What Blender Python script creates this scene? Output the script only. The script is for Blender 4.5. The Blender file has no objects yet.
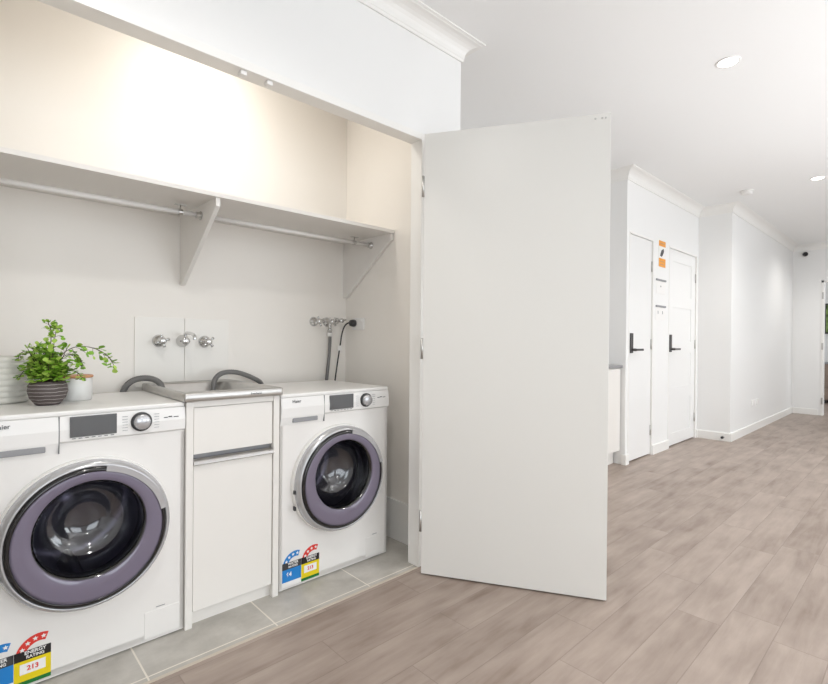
import bpy, bmesh, math, random
from mathutils import Vector, Matrix
PI = math.pi
random.seed(7)
S = bpy.context.scene
COL = S.collection
H = 1.0871

# ------------------------------------------------------------------ materials
def lin(c):
    return tuple(((v/255)/12.92 if v/255 <= .04045 else ((v/255+.055)/1.055)**2.4) for v in c) + (1,)

def mat(name, rgb, rough=.5, metal=0, coat=0, emit=None, estr=0, spec=.5, bump=0, bscale=60, var=0, vscale=4):
    m = bpy.data.materials.new(name); m.use_nodes = True
    nt = m.node_tree; b = nt.nodes['Principled BSDF']
    c = lin(rgb)
    b.inputs['Base Color'].default_value = c
    b.inputs['Roughness'].default_value = rough
    b.inputs['Metallic'].default_value = metal
    b.inputs['Coat Weight'].default_value = coat
    b.inputs['Coat Roughness'].default_value = .06
    b.inputs['Specular IOR Level'].default_value = spec
    if emit:
        b.inputs['Emission Color'].default_value = lin(emit); b.inputs['Emission Strength'].default_value = estr
    tc = nt.nodes.new('ShaderNodeTexCoord')
    if var:
        n = nt.nodes.new('ShaderNodeTexNoise'); n.inputs['Scale'].default_value = vscale; n.inputs['Detail'].default_value = 5
        nt.links.new(tc.outputs['Object'], n.inputs['Vector'])
        mx = nt.nodes.new('ShaderNodeMix'); mx.data_type = 'RGBA'
        mx.inputs[6].default_value = tuple(v*(1-var) for v in c[:3])+(1,)
        mx.inputs[7].default_value = tuple(min(1, v*(1+var)) for v in c[:3])+(1,)
        nt.links.new(n.outputs['Fac'], mx.inputs[0]); nt.links.new(mx.outputs[2], b.inputs['Base Color'])
    if bump:
        n = nt.nodes.new('ShaderNodeTexNoise'); n.inputs['Scale'].default_value = bscale; n.inputs['Detail'].default_value = 3
        nt.links.new(tc.outputs['Object'], n.inputs['Vector'])
        bp = nt.nodes.new('ShaderNodeBump'); bp.inputs['Strength'].default_value = bump; bp.inputs['Distance'].default_value = .002
        nt.links.new(n.outputs['Fac'], bp.inputs['Height']); nt.links.new(bp.outputs['Normal'], b.inputs['Normal'])
    return m

def glass_mat(name, tint, refl_rough=.03, base=.06):
    m = bpy.data.materials.new(name); m.use_nodes = True
    nt = m.node_tree; nt.nodes.clear()
    o = nt.nodes.new('ShaderNodeOutputMaterial'); mx = nt.nodes.new('ShaderNodeMixShader')
    t = nt.nodes.new('ShaderNodeBsdfTransparent'); t.inputs[0].default_value = tint
    g = nt.nodes.new('ShaderNodeBsdfGlossy'); g.inputs['Roughness'].default_value = refl_rough
    f = nt.nodes.new('ShaderNodeLayerWeight'); f.inputs[0].default_value = .5
    pw = nt.nodes.new('ShaderNodeMath'); pw.operation = 'POWER'; pw.inputs[1].default_value = 4; nt.links.new(f.outputs['Facing'], pw.inputs[0])
    a = nt.nodes.new('ShaderNodeMath'); a.operation = 'MULTIPLY_ADD'; a.inputs[1].default_value = .45; a.inputs[2].default_value = base
    nt.links.new(pw.outputs[0], a.inputs[0]); nt.links.new(a.outputs[0], mx.inputs[0])
    nt.links.new(t.outputs[0], mx.inputs[1]); nt.links.new(g.outputs[0], mx.inputs[2]); nt.links.new(mx.outputs[0], o.inputs[0])
    return m

M = {}
M['wall'] = mat('wall_paint', (244, 243, 241), .42, bump=.05, bscale=150, spec=.35)
M['closet'] = mat('laundry_paint', (245, 240, 233), .5, bump=.05, bscale=150, spec=.3)
M['ceil'] = mat('ceiling_paint', (250, 250, 249), .8, bump=.03, bscale=120)
M['trim'] = mat('gloss_trim_paint', (246, 244, 240), .3)
M['doorp'] = mat('door_paint', (236, 234, 229), .3, bump=.03, bscale=40)
M['doorh'] = mat('hall_door_paint', (243, 242, 240), .28)
M['shelfm'] = mat('shelf_board', (238, 234, 229), .45)
M['enamel'] = mat('white_enamel', (240, 237, 233), .22, coat=.4)
M['plastic'] = mat('white_plastic', (242, 240, 237), .3)
M['lamin'] = mat('white_laminate', (239, 235, 229), .3)
M['seam'] = mat('grey_seam', (120, 120, 120), .6)
M['chrome'] = mat('chrome', (215, 215, 215), .08, 1)
M['satin'] = mat('satin_steel', (200, 198, 195), .36, 1, var=.08, vscale=30)
M['silver'] = mat('silver_plastic', (196, 196, 198), .25, .6)
M['smoke'] = mat('smoked_lilac_plastic', (118, 110, 128), .12, coat=.6)
M['black'] = mat('black_gloss_plastic', (18, 15, 18), .18, coat=.4)
M['dark'] = mat('dark_grey_plastic', (52, 52, 54), .35)
M['screen'] = mat('grey_display', (96, 97, 99), .22, coat=.5)
M['recess'] = mat('recess_grey', (150, 150, 152), .45)
M['rubber'] = mat('grey_rubber', (52, 52, 56), .6)
M['drum'] = mat('drum_steel', (140, 140, 148), .35, .6)
M['hose'] = mat('grey_hose', (118, 117, 116), .5, bump=.3, bscale=200)
M['cord'] = mat('black_cord', (40, 40, 42), .5)
M['glass'] = glass_mat('door_glass', (.66, .64, .72, 1), .10, .13)
M['pane'] = glass_mat('window_glass', (.97, .98, .98, 1), .02, .0)
M['lens'] = mat('lamp_lens', (255, 252, 244), .4, emit=(255, 250, 240), estr=14)
M['blue'] = mat('label_blue', (30, 130, 205), .35)
M['red'] = mat('label_red', (222, 58, 48), .35)
M['yellow'] = mat('label_yellow', (238, 212, 20), .35)
M['lblack'] = mat('label_black', (28, 22, 22), .4)
M['green'] = mat('label_green', (20, 120, 50), .4)
M['white'] = mat('label_white', (245, 243, 240), .4)
M['orange'] = mat('label_orange', (240, 160, 40), .4)
M['text'] = mat('dark_print', (60, 60, 62), .5)
M['woodlid'] = mat('pale_timber', (205, 150, 110), .45, var=.15, vscale=25)
M['splash'] = mat('glossy_wall_tile', (240, 236, 229), .3)
M['ceramic'] = mat('white_ceramic', (228, 227, 224), .3)
M['cream'] = mat('cream_ceramic', (228, 226, 218), .45)
M['leaf'] = mat('fern_green', (122, 172, 44), .5, var=.45, vscale=45)
M['leaf2'] = mat('fern_light_green', (176, 208, 92), .5, var=.3, vscale=45)
M['stem'] = mat('fern_stem', (72, 60, 42), .6)
M['soil'] = mat('potting_soil', (50, 40, 34), .9, bump=.8, bscale=120)
M['bench'] = mat('grey_stone_benchtop', (150, 149, 150), .35, var=.1, vscale=60)
M['bronze'] = mat('gunmetal_handle', (84, 82, 82), .32, .7)
M['taupe'] = mat('taupe_timber', (150, 132, 118), .5, var=.12, vscale=12)
M['metalw'] = mat('white_metal_tube', (232, 228, 224), .3)
M['grout'] = mat('tile_edge_trim', (200, 189, 174), .5)

def nodes_new(nt, t, **kw):
    n = nt.nodes.new(t)
    for k, v in kw.items(): setattr(n, k, v)
    return n
def mathn(nt, op, a, b=None):
    n = nt.nodes.new('ShaderNodeMath'); n.operation = op
    for i, v in enumerate((a, b)):
        if v is None: continue
        if isinstance(v, (int, float)): n.inputs[i].default_value = v
        else: nt.links.new(v, n.inputs[i])
    return n.outputs[0]

def floor_mat():
    m = bpy.data.materials.new('timber_look_planks'); m.use_nodes = True
    nt = m.node_tree; L = nt.links.new; b = nt.nodes['Principled BSDF']
    tc = nt.nodes.new('ShaderNodeTexCoord'); sp = nt.nodes.new('ShaderNodeSeparateXYZ'); L(tc.outputs['Object'], sp.inputs[0])
    W, LEN = .158, .93
    ys = mathn(nt, 'DIVIDE', mathn(nt, 'SUBTRACT', sp.outputs[1], .556-10*W), W)
    row = mathn(nt, 'FLOOR', ys); fy = mathn(nt, 'FRACT', ys)
    wn = nodes_new(nt, 'ShaderNodeTexWhiteNoise', noise_dimensions='1D'); L(row, wn.inputs['W'])
    xs = mathn(nt, 'ADD', mathn(nt, 'DIVIDE', sp.outputs[0], LEN), wn.outputs['Value'])
    xs = mathn(nt, 'ADD', xs, 10)
    colx = mathn(nt, 'FLOOR', xs); fx = mathn(nt, 'FRACT', xs)
    cid = nt.nodes.new('ShaderNodeCombineXYZ'); L(colx, cid.inputs[0]); L(row, cid.inputs[1])
    w2 = nodes_new(nt, 'ShaderNodeTexWhiteNoise', noise_dimensions='2D'); L(cid.outputs[0], w2.inputs['Vector'])
    # grain
    mp = nt.nodes.new('ShaderNodeCombineXYZ')
    L(mathn(nt, 'ADD', mathn(nt, 'MULTIPLY', sp.outputs[0], 1.0), mathn(nt, 'MULTIPLY', w2.outputs['Value'], 37)), mp.inputs[0])
    L(mathn(nt, 'MULTIPLY', sp.outputs[1], 9), mp.inputs[1]); L(mathn(nt, 'MULTIPLY', w2.outputs['Value'], 50), mp.inputs[2])
    n1 = nt.nodes.new('ShaderNodeTexNoise'); n1.inputs['Scale'].default_value = 3; n1.inputs['Detail'].default_value = 7; n1.inputs['Roughness'].default_value = .6; n1.inputs['Distortion'].default_value = .4; L(mp.outputs[0], n1.inputs['Vector'])
    mp2 = nt.nodes.new('ShaderNodeCombineXYZ')
    L(mathn(nt, 'MULTIPLY', sp.outputs[0], 1.0), mp2.inputs[0]); L(mathn(nt, 'MULTIPLY', sp.outputs[1], 2.6), mp2.inputs[1]); L(mathn(nt, 'MULTIPLY', w2.outputs['Value'], 9), mp2.inputs[2])
    n2 = nt.nodes.new('ShaderNodeTexNoise'); n2.inputs['Scale'].default_value = 3.4; n2.inputs['Detail'].default_value = 4; L(mp2.outputs[0], n2.inputs['Vector'])
    f = mathn(nt, 'ADD', mathn(nt, 'MULTIPLY', n1.outputs['Fac'], .55), mathn(nt, 'MULTIPLY', n2.outputs['Fac'], .75))
    f = mathn(nt, 'ADD', f, mathn(nt, 'MULTIPLY', w2.outputs['Value'], .16))
    r = nt.nodes.new('ShaderNodeValToRGB')
    e = r.color_ramp.elements; e[0].position = .44; e[0].color = lin((130, 112, 100)); e[1].position = .95; e[1].color = lin((179, 163, 152))
    k = e.new(.66); k.color = lin((158, 142, 131))
    L(f, r.inputs[0])
    # seams
    dy = mathn(nt, 'MULTIPLY', mathn(nt, 'MINIMUM', fy, mathn(nt, 'SUBTRACT', 1, fy)), W)
    dx = mathn(nt, 'MULTIPLY', mathn(nt, 'MINIMUM', fx, mathn(nt, 'SUBTRACT', 1, fx)), LEN)
    d = mathn(nt, 'MINIMUM', dx, dy)
    sm = mathn(nt, 'LESS_THAN', d, .0016)
    mx = nodes_new(nt, 'ShaderNodeMix', data_type='RGBA'); mx.inputs[7].default_value = lin((112, 98, 90))
    L(mathn(nt, 'MULTIPLY', sm, .38), mx.inputs[0]); L(r.outputs[0], mx.inputs[6]); L(mx.outputs[2], b.inputs['Base Color'])
    b.inputs['Roughness'].default_value = .42; b.inputs['Specular IOR Level'].default_value = .4
    bp = nt.nodes.new('ShaderNodeBump'); bp.inputs['Strength'].default_value = .25; bp.inputs['Distance'].default_value = .001
    L(mathn(nt, 'SUBTRACT', n1.outputs['Fac'], sm), bp.inputs['Height']); L(bp.outputs[0], b.inputs['Normal'])
    return m
M['planks'] = floor_mat()

def tile_mat():
    m = bpy.data.materials.new('concrete_look_tiles'); m.use_nodes = True
    nt = m.node_tree; L = nt.links.new; b = nt.nodes['Principled BSDF']
    tc = nt.nodes.new('ShaderNodeTexCoord'); sp = nt.nodes.new('ShaderNodeSeparateXYZ'); L(tc.outputs['Object'], sp.inputs[0])
    def edge(o, off, w):
        fx = mathn(nt, 'FRACT', mathn(nt, 'DIVIDE', mathn(nt, 'ADD', o, off), w))
        return mathn(nt, 'MULTIPLY', mathn(nt, 'MINIMUM', fx, mathn(nt, 'SUBTRACT', 1, fx)), w)
    d = mathn(nt, 'MINIMUM', edge(sp.outputs[0], 9*.4425-.4505, .4425), edge(sp.outputs[1], 10*.4425-2.16, .4425))
    g = mathn(nt, 'LESS_THAN', d, .0028)
    n = nt.nodes.new('ShaderNodeTexNoise'); n.inputs['Scale'].default_value = 7; n.inputs['Detail'].default_value = 8; n.inputs['Roughness'].default_value = .65; L(tc.outputs['Object'], n.inputs['Vector'])
    r = nt.nodes.new('ShaderNodeValToRGB'); e = r.color_ramp.elements
    e[0].position = .3; e[0].color = lin((172, 167, 159)); e[1].position = .75; e[1].color = lin((206, 201, 193)); L(n.outputs['Fac'], r.inputs[0])
    mx = nodes_new(nt, 'ShaderNodeMix', data_type='RGBA'); mx.inputs[7].default_value = lin((230, 223, 211))
    L(g, mx.inputs[0]); L(r.outputs[0], mx.inputs[6]); L(mx.outputs[2], b.inputs['Base Color'])
    b.inputs['Roughness'].default_value = .45
    return m
M['tiles'] = tile_mat()

def pot_mat():
    m = bpy.data.materials.new('ribbed_dark_bowl'); m.use_nodes = True
    nt = m.node_tree; L = nt.links.new; b = nt.nodes['Principled BSDF']
    tc = nt.nodes.new('ShaderNodeTexCoord'); sp = nt.nodes.new('ShaderNodeSeparateXYZ'); L(tc.outputs['Object'], sp.inputs[0])
    n = nt.nodes.new('ShaderNodeTexNoise'); n.inputs['Scale'].default_value = 30; L(tc.outputs['Object'], n.inputs['Vector'])
    z = mathn(nt, 'ADD', sp.outputs[2], mathn(nt, 'MULTIPLY', n.outputs['Fac'], .007))
    f = mathn(nt, 'FRACT', mathn(nt, 'DIVIDE', z, .0125))
    s = mathn(nt, 'LESS_THAN', f, .16)
    mx = nodes_new(nt, 'ShaderNodeMix', data_type='RGBA'); mx.inputs[6].default_value = lin((88, 78, 76)); mx.inputs[7].default_value = lin((190, 184, 180))
    L(mathn(nt, 'MULTIPLY', s, .7), mx.inputs[0]); L(mx.outputs[2], b.inputs['Base Color']); b.inputs['Roughness'].default_value = .6
    return m
M['pot'] = pot_mat()

def picture_mat():
    m = bpy.data.materials.new('leafy_print'); m.use_nodes = True
    nt = m.node_tree; L = nt.links.new; b = nt.nodes['Principled BSDF']
    tc = nt.nodes.new('ShaderNodeTexCoord')
    n = nt.nodes.new('ShaderNodeTexNoise'); n.inputs['Scale'].default_value = 9; n.inputs['Detail'].default_value = 6; L(tc.outputs['Object'], n.inputs['Vector'])
    r = nt.nodes.new('ShaderNodeValToRGB'); e = r.color_ramp.elements
    e[0].position = .35; e[0].color = lin((34, 44, 26)); e[1].position = .65; e[1].color = lin((142, 170, 96)); L(n.outputs['Fac'], r.inputs[0])
    L(r.outputs[0], b.inputs['Base Color']); return m
M['print'] = picture_mat()

# ------------------------------------------------------------------ mesh helpers
def box(bm, x0, x1, y0, y1, z0, z1, bev=0, mi=0, seg=2):
    vs = [bm.verts.new((x, y, z)) for x in (x0, x1) for y in (y0, y1) for z in (z0, z1)]
    q = [(0,1,3,2),(4,6,7,5),(0,4,5,1),(2,3,7,6),(0,2,6,4),(1,5,7,3)]
    fs = [bm.faces.new([vs[i] for i in f]) for f in q]
    for f in fs: f.material_index = mi
    if bev:
        es = list({e for f in fs for e in f.edges})
        bmesh.ops.bevel(bm, geom=es, offset=bev, segments=seg, profile=.5, affect='EDGES', clamp_overlap=True)

def lathe(bm, prof, n=48, axis='z', c=(0,0,0), mi=0, a0=0, a1=2*PI):
    """prof: list of (r, h). axis z or y (h runs along the axis)"""
    full = abs(a1-a0-2*PI) < 1e-6
    rings = []
    k = n if full else n+1
    for r, h in prof:
        if r < 1e-6:
            p = (0, 0, h) if axis == 'z' else ((0, h, 0) if axis == 'y' else (h, 0, 0))
            rings.append([bm.verts.new(Vector(p)+Vector(c))]); continue
        ring = []
        for i in range(k):
            a = a0+(a1-a0)*i/n
            ca, sa = r*math.cos(a), r*math.sin(a)
            p = (ca, sa, h) if axis == 'z' else ((ca, h, sa) if axis == 'y' else (h, ca, sa))
            ring.append(bm.verts.new(Vector(p)+Vector(c)))
        rings.append(ring)
    for A, B in zip(rings, rings[1:]):
        m = n if full else n
        for i in range(m):
            j = (i+1) % k
            try:
                if len(A) == 1 and len(B) == 1: continue
                if len(A) == 1: f = bm.faces.new((A[0], B[i], B[j]))
                elif len(B) == 1: f = bm.faces.new((A[i], A[j], B[0]))
                else: f = bm.faces.new((A[i], A[j], B[j], B[i]))
                f.material_index = mi; f.smooth = True
            except ValueError: pass

def catmull(pts, n=8):
    P = [Vector(p) for p in pts]; P = [2*P[0]-P[1]]+P+[2*P[-1]-P[-2]]
    out = []
    for i in range(1, len(P)-2):
        a, b, c, d = P[i-1:i+3]
        for k in range(n):
            t = k/n
            out.append(.5*((2*b)+(c-a)*t+(2*a-5*b+4*c-d)*t*t+(3*b-a-3*c+d)*t**3))
    out.append(P[-2]); return out

def tube(bm, pts, r, n=12, mi=0, cap=True, r2=None):
    pts = [Vector(p) for p in pts]; rings = []
    up = None
    for i, p in enumerate(pts):
        t = (pts[min(i+1, len(pts)-1)]-pts[max(i-1, 0)]).normalized()
        if up is None: up = Vector((0,0,1)) if abs(t.z) < .9 else Vector((1,0,0))
        s = t.cross(up).normalized(); up = s.cross(t).normalized()
        rr = r if r2 is None else r+(r2-r)*i/(len(pts)-1)
        if callable(r): rr = r(i)
        rings.append([bm.verts.new(p+rr*(math.cos(2*PI*k/n)*s+math.sin(2*PI*k/n)*up)) for k in range(n)])
    for A, B in zip(rings, rings[1:]):
        for k in range(n):
            f = bm.faces.new((A[k], A[(k+1)%n], B[(k+1)%n], B[k])); f.smooth = True; f.material_index = mi
    if cap:
        for R in (rings[0], rings[-1][::-1]):
            f = bm.faces.new(R); f.material_index = mi

def prism(bm, poly, t0, t1, plane='xz', mi=0):
    """poly 2D extruded along the third axis"""
    def P(a, b, t): return {'xz': (a, t, b), 'yz': (t, a, b), 'xy': (a, b, t)}[plane]
    A = [bm.verts.new(P(a, b, t0)) for a, b in poly]; B = [bm.verts.new(P(a, b, t1)) for a, b in poly]
    fs = [bm.faces.new(A), bm.faces.new(B[::-1])]
    for i in range(len(poly)):
        j = (i+1) % len(poly); fs.append(bm.faces.new((A[j], A[i], B[i], B[j])))
    for f in fs: f.material_index = mi

def obj(name, bm, m, parent=None, smooth=False):
    bmesh.ops.recalc_face_normals(bm, faces=bm.faces)
    me = bpy.data.meshes.new(name); bm.to_mesh(me); bm.free()
    for x in (m if isinstance(m, (list, tuple)) else [m]): me.materials.append(x)
    if smooth: me.shade_smooth()
    o = bpy.data.objects.new(name, me); COL.objects.link(o)
    if parent: o.parent = parent
    return o
def B(): return bmesh.new()
def bx(name, m, parent, *a, bev=0):
    b = B(); box(b, *a, bev=bev); return obj(name, b, m, parent)
def thing(name, label, cat, loc=(0,0,0), rz=0, group=None):
    o = bpy.data.objects.new(name, None); COL.objects.link(o); o.empty_display_size = .1
    o.location = loc; o.rotation_euler = (0, 0, rz); o['label'] = label; o['category'] = cat
    if group: o['group'] = group
    return o
def tag(o, label, cat, group=None):
    o['label'] = label; o['category'] = cat
    if group: o['group'] = group
    return o
def struct(name, bm, m, parent=None):
    o = obj(name, bm, m, parent)
    if not parent: o['kind'] = 'structure'
    return o
def text(name, s, size, m, parent, loc, rot=(PI/2,0,0), ext=.0003, align='CENTER', bold=0):
    c = bpy.data.curves.new('t', 'FONT'); c.body = s; c.size = size; c.extrude = ext; c.align_x = align; c.align_y = 'CENTER'; c.offset = bold
    o = bpy.data.objects.new('t', c); COL.objects.link(o)
    dg = bpy.context.evaluated_depsgraph_get(); dg.update()
    me = bpy.data.meshes.new_from_object(o.evaluated_get(dg)); me.name = name
    me.materials.clear(); me.materials.append(m)
    bpy.data.objects.remove(o); bpy.data.curves.remove(c)
    n = bpy.data.objects.new(name, me); COL.objects.link(n); n.parent = parent; n.location = loc; n.rotation_euler = rot
    return n
def copy_tree(o, parent=None):
    c = o.copy(); COL.objects.link(c); c.parent = parent
    for ch in list(o.children): copy_tree(ch, c)
    return c

# ------------------------------------------------------------------ layout numbers
YW = 1.690      # hall face of the laundry wall
CZ = 2.617      # ceiling
OX0, OX1, OZ = -.02, 1.618, 2.046       # laundry opening
CX0, CX1, CYB = -.20, 1.76, 2.50        # laundry niche
NX0, NX1, NYB = 1.899, 4.325, 2.50        # bench nook
YB = 1.873      # wall with the two hall doors
RX, YD, FX = 6.23, 1.5415, 9.60
XL, YR = -2.4, -3.0

# floor
b = B(); box(b, XL, 13.2, YR, YW, -.1, 0); box(b, NX0-.02, 13.2, YW, 4.0, -.1, 0)
struct('floor', b, M['planks'])
b = B(); box(b, CX0, CX1+.1, YW+.003, CYB+.03, -.1, .001); struct('floor_laundry', b, M['tiles'])
b = B(); box(b, OX0, OX1, YW-.008, YW+.004, -.05, .003, bev=.001); struct('trim_1', b, M['grout'])
# ceiling
b = B(); box(b, XL-.1, 13.2, YR-.1, 4.0, CZ, CZ+.1); struct('ceiling', b, M['ceil'])

# laundry wall, its opening, the niche
T = .065
b = B()
box(b, XL, OX0-.02, YW, YW+T, 0, CZ)
box(b, OX0-.02, OX1+.02, YW, YW+T, OZ+.03, CZ)
box(b, OX1+.02, NX0, YW, YW+T, 0, CZ)
struct('wall_laundry_front', b, M['wall'])
b = B()
box(b, CX0-.1, CX1+.15, CYB, CYB+.1, 0, CZ); struct('wall_laundry_back', b, M['closet'])
b = B(); box(b, CX1, NX0, YW+T, CYB, 0, CZ); struct('wall_laundry_right', b, M['closet'])
b = B(); box(b, CX0-.12, CX0, YW+T, CYB, 0, CZ); struct('wall_laundry_left', b, M['closet'])
# jamb lining of the opening
b = B()
box(b, OX1, OX1+.03, YW-.006, YW+T+.004, 0, OZ+.03, bev=.002)
box(b, OX0-.03, OX0, YW-.006, YW+T+.004, 0, OZ+.03, bev=.002)
box(b, OX0, OX1, YW-.006, YW+T+.004, OZ, OZ+.032, bev=.002)

struct('trim_2', b, M['trim'])
# tall tiled skirting inside the niche
b = B(); box(b, CX1-.012, CX1, YW+T+.004, CYB, .001, .217, bev=.001); struct('baseboard_laundry', b, M['trim'])
b = B(); box(b, OX1+.03, CX1, YW+T, YW+T+.012, .001, .205); struct('baseboard_laundry_front', b, M['trim'])

# nook with bench
b = B(); box(b, NX0, NX1+.1, NYB, NYB+.1, 0, CZ); struct('wall_nook_back', b, M['wall'])
# wall B with doors: openings
D1 = (4.388, 4.912); D2 = (5.34, 6.17)
DH = 2.07
b = B()
box(b, NX1, D1[0], YB, YB+.1, 0, CZ); box(b, D1[0], D1[1], YB, YB+.1, DH, CZ)
box(b, D1[1], D2[0], YB, YB+.1, 0, CZ); box(b, D2[0], D2[1], YB, YB+.1, DH, CZ); box(b, D2[1], RX+.1, YB, YB+.1, 0, CZ)
box(b, NX1, NX1+.08, YB+.1, NYB, 0, CZ)
struct('wall_hall_doors', b, M['wall'])
b = B(); box(b, RX, RX+.1, YD, YB, 0, CZ); box(b, RX+.1, FX, YD, YD+.1, 0, CZ)
struct('wall_hall_left', b, M['wall'])
FD = (.33, 1.19)    # far doorway
b = B(); box(b, FX, FX+.1, FD[1], YD+.1, 0, CZ); box(b, FX, FX+.1, FD[0], FD[1], 2.04, CZ); box(b, FX, FX+.1, YR, FD[0], 0, CZ)
struct('wall_hall_end', b, M['wall'])
b = B(); box(b, 12.2, 12.3, YR, 4, 0, CZ); struct('wall_far_room', b, M['wall'])
b = B(); box(b, FX+.1, 12.2, 3.2, 3.3, 0, CZ); struct('wall_far_room_side', b, M['wall'])
b = B(); box(b, XL-.1, XL, YR, YW+T, 0, CZ); struct('wall_left', b, M['wall'])
# wall behind and to the right of the viewer, with three large unseen windows added for brightness
added_wins = [(-1.6, .6), (1.4, 3.6), (4.6, 6.8)]
b = B(); xs = [XL-.1]+[v for w in added_wins for v in w]+[13.2]
for i in range(0, len(xs), 2): box(b, xs[i], xs[i+1], YR-.12, YR, 0, CZ)
for a, c in added_wins: box(b, a, c, YR-.12, YR, 0, .25); box(b, a, c, YR-.12, YR, 2.35, CZ)
struct('wall_right', b, M['wall'])
for i, (a, c) in enumerate(added_wins):
    b = B()
    for q in ((a, a+.05), ((a+c)/2-.025, (a+c)/2+.025), (c-.05, c)): box(b, q[0], q[1], YR-.09, YR-.03, .25, 2.35)
    box(b, a, c, YR-.09, YR-.03, .25, .3); box(b, a, c, YR-.09, YR-.03, 2.3, 2.35)
    w = struct('window_%d' % (i+1), b, M['trim'])
    p = B(); box(p, a+.05, c-.05, YR-.064, YR-.058, .3, 2.3); obj('pane', p, M['pane'], w)

# cornice swept along the walls (hall lies to the right of the path)
def sweep(bm, path, prof):
    """prof: list of (distance into the room, z); mitred at the corners"""
    P = [Vector(p) for p in path]; R = []
    for i, p in enumerate(P):
        d0 = (P[i]-P[i-1]).normalized() if i else None
        d1 = (P[i+1]-P[i]).normalized() if i < len(P)-1 else None
        n0 = Vector((d0.y, -d0.x)) if d0 else None; n1 = Vector((d1.y, -d1.x)) if d1 else None
        if n0 is None: m = n1
        elif n1 is None: m = n0
        else: m = (n0+n1)/(1+n0.dot(n1))
        R.append([bm.verts.new((p.x+m.x*o, p.y+m.y*o, z)) for o, z in prof])
    for A, C in zip(R, R[1:]):
        for k in range(len(prof)):
            j = (k+1) % len(prof); bm.faces.new((A[k], A[j], C[j], C[k]))
    bm.faces.new(R[0]); bm.faces.new(R[-1][::-1])
cove = [(0, CZ), (0, CZ-.09), (.008, CZ-.09), (.010, CZ-.076)]
for k in range(7):
    a = k/6*PI/2
    cove.append((.076-.064*math.cos(a), CZ-.074+.064*math.sin(a)))
cove += [(.078, CZ-.008), (.09, CZ-.006), (.09, CZ)]
b = B(); sweep(b, [(XL, YW), (NX0, YW), (NX0, NYB), (NX1, NYB), (NX1, YB), (RX, YB), (RX, YD), (FX, YD), (FX, YR)], cove)
struct('trim_3', b, M['trim'])
skp = [(0, 0.0), (.014, 0.0), (.014, .086), (.010, .092), (0, .092)]
def skirt(name, path):
    b = B(); sweep(b, path, skp); struct(name, b, M['trim'])
skirt('baseboard_left', [(XL, YW), (OX0-.03, YW)])
skirt('baseboard_corner', [(OX1+.035, YW), (NX0, YW), (NX0, 1.90)])
skirt('baseboard_hall_door', [(NX1, 1.90), (NX1, YB), (D1[0]-.005, YB)])
skirt('baseboard_between_doors', [(D1[1]+.005, YB), (D2[0]-.005, YB)])
skirt('baseboard_hall', [(D2[1]+.03, YB), (RX, YB), (RX, YD), (FX, YD), (FX, FD[1]+.03)])
# far doorway lining with hinges
b = B()
box(b, FX-.012, FX+.112, FD[1]-.03, FD[1]+.0, 0, 2.05); box(b, FX-.012, FX+.112, FD[0], FD[0]+.03, 0, 2.05); box(b, FX-.012, FX+.112, FD[0], FD[1], 2.02, 2.05)
o = struct('trim_4', b, M['trim'])
for z in (.22, 1.05, 1.82):
    b = B(); box(b, FX-.02, FX-.012, FD[1]-.028, FD[1]-.006, z-.05, z+.05, bev=.001); obj('hinge', b, M['satin'], o)

# ------------------------------------------------------------------ doors
def hinge(parent, x, y, z, rz=0, m='satin'):
    b = B(); lathe(b, [(0, z-.05), (.006, z-.05), (.006, z+.05), (0, z+.05)], 12, 'z', (x, y, 0)); box(b, x-.014, x+.014, y+.001, y+.003, z-.048, z+.048)
    return obj('hinge', b, M[m], parent)
# open laundry door, hinged at the right jamb
d = thing('door_1', 'tall plain white door standing open beside the laundry niche', 'door', (1.5815, 1.617, 0), 0); d['kind'] = 'structure'
ang = math.atan2(-.8625, .5064); d.rotation_euler.z = ang
b = B(); box(b, -.008, .796, .0, .036, .007, 2.043, bev=.0015); obj('door_leaf', b, M['doorp'], d)
for x in (.735, .762, .776):
    b = B(); lathe(b, [(0, -.0012), (.0035, -.0012), (.0045, 0)], 12, 'y', (x, 0, 2.024)); obj('screw', b, M['satin'], d)
b = B(); box(b, .71, .77, .01, .026, 2.042, 2.045); lathe(b, [(.006, 2.044), (.005, 2.048), (0, 2.051)], 12, 'z', (.74, .018, 0)); obj('ball_catch', b, M['satin'], d)
for z in (.25, 1.05, 1.80):
    b = B(); lathe(b, [(0, z-.048), (.0065, z-.048), (.0065, z+.048), (0, z+.048)], 12, 'z', (-.012, -.002, 0)); obj('hinge', b, M['satin'], d)
# hall doors, closed
def handle(parent, x, y, z):
    b = B(); box(b, x-.024, x+.024, y-.014, y, z-.09, z+.09, bev=.003)
    hp = obj('lock_plate', b, M['bronze'], parent)
    b = B(); lathe(b, [(0, y-.05), (.012, y-.05), (.012, y-.01)], 16, 'y', (x, 0, z-.06)); box(b, x-.01, x+.15, y-.058, y-.044, z-.07, z-.05, bev=.004)
    obj('lever', b, M['bronze'], parent)
def hall_door(n, label, x0, x1, panels):
    d = thing('door_%d' % n, label, 'door', (x0, YB+.012, 0)); d['kind'] = 'structure'
    w = x1-x0
    b = B(); yb = .036
    if not panels:
        box(b, .004, w-.004, 0, yb, .012, DH-.006, bev=.0015)
    else:
        box(b, .004, w-.004, .006, yb, .012, DH-.006)
        box(b, .004, .13, 0, .007, .012, DH-.006); box(b, w-.13, w-.004, 0, .007, .012, DH-.006)
        n_ = 4; ph = .36; gap = (DH-.018-n_*ph)/(n_+1); z = .012
        for k in range(n_+1):
            box(b, .13, w-.13, 0, .007, z, z+gap); z += gap+ph
    obj('door_leaf', b, M['doorh'], d)
    handle(d, .065, 0, 1.08)
    for z in (.24, 1.07, 1.82):
        hinge(d, w-.004, -.004, z)
    return d
hall_door(2, 'narrow plain white hall door with dark lever handle, nearer of the two closed doors', D1[0], D1[1], False)
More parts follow.
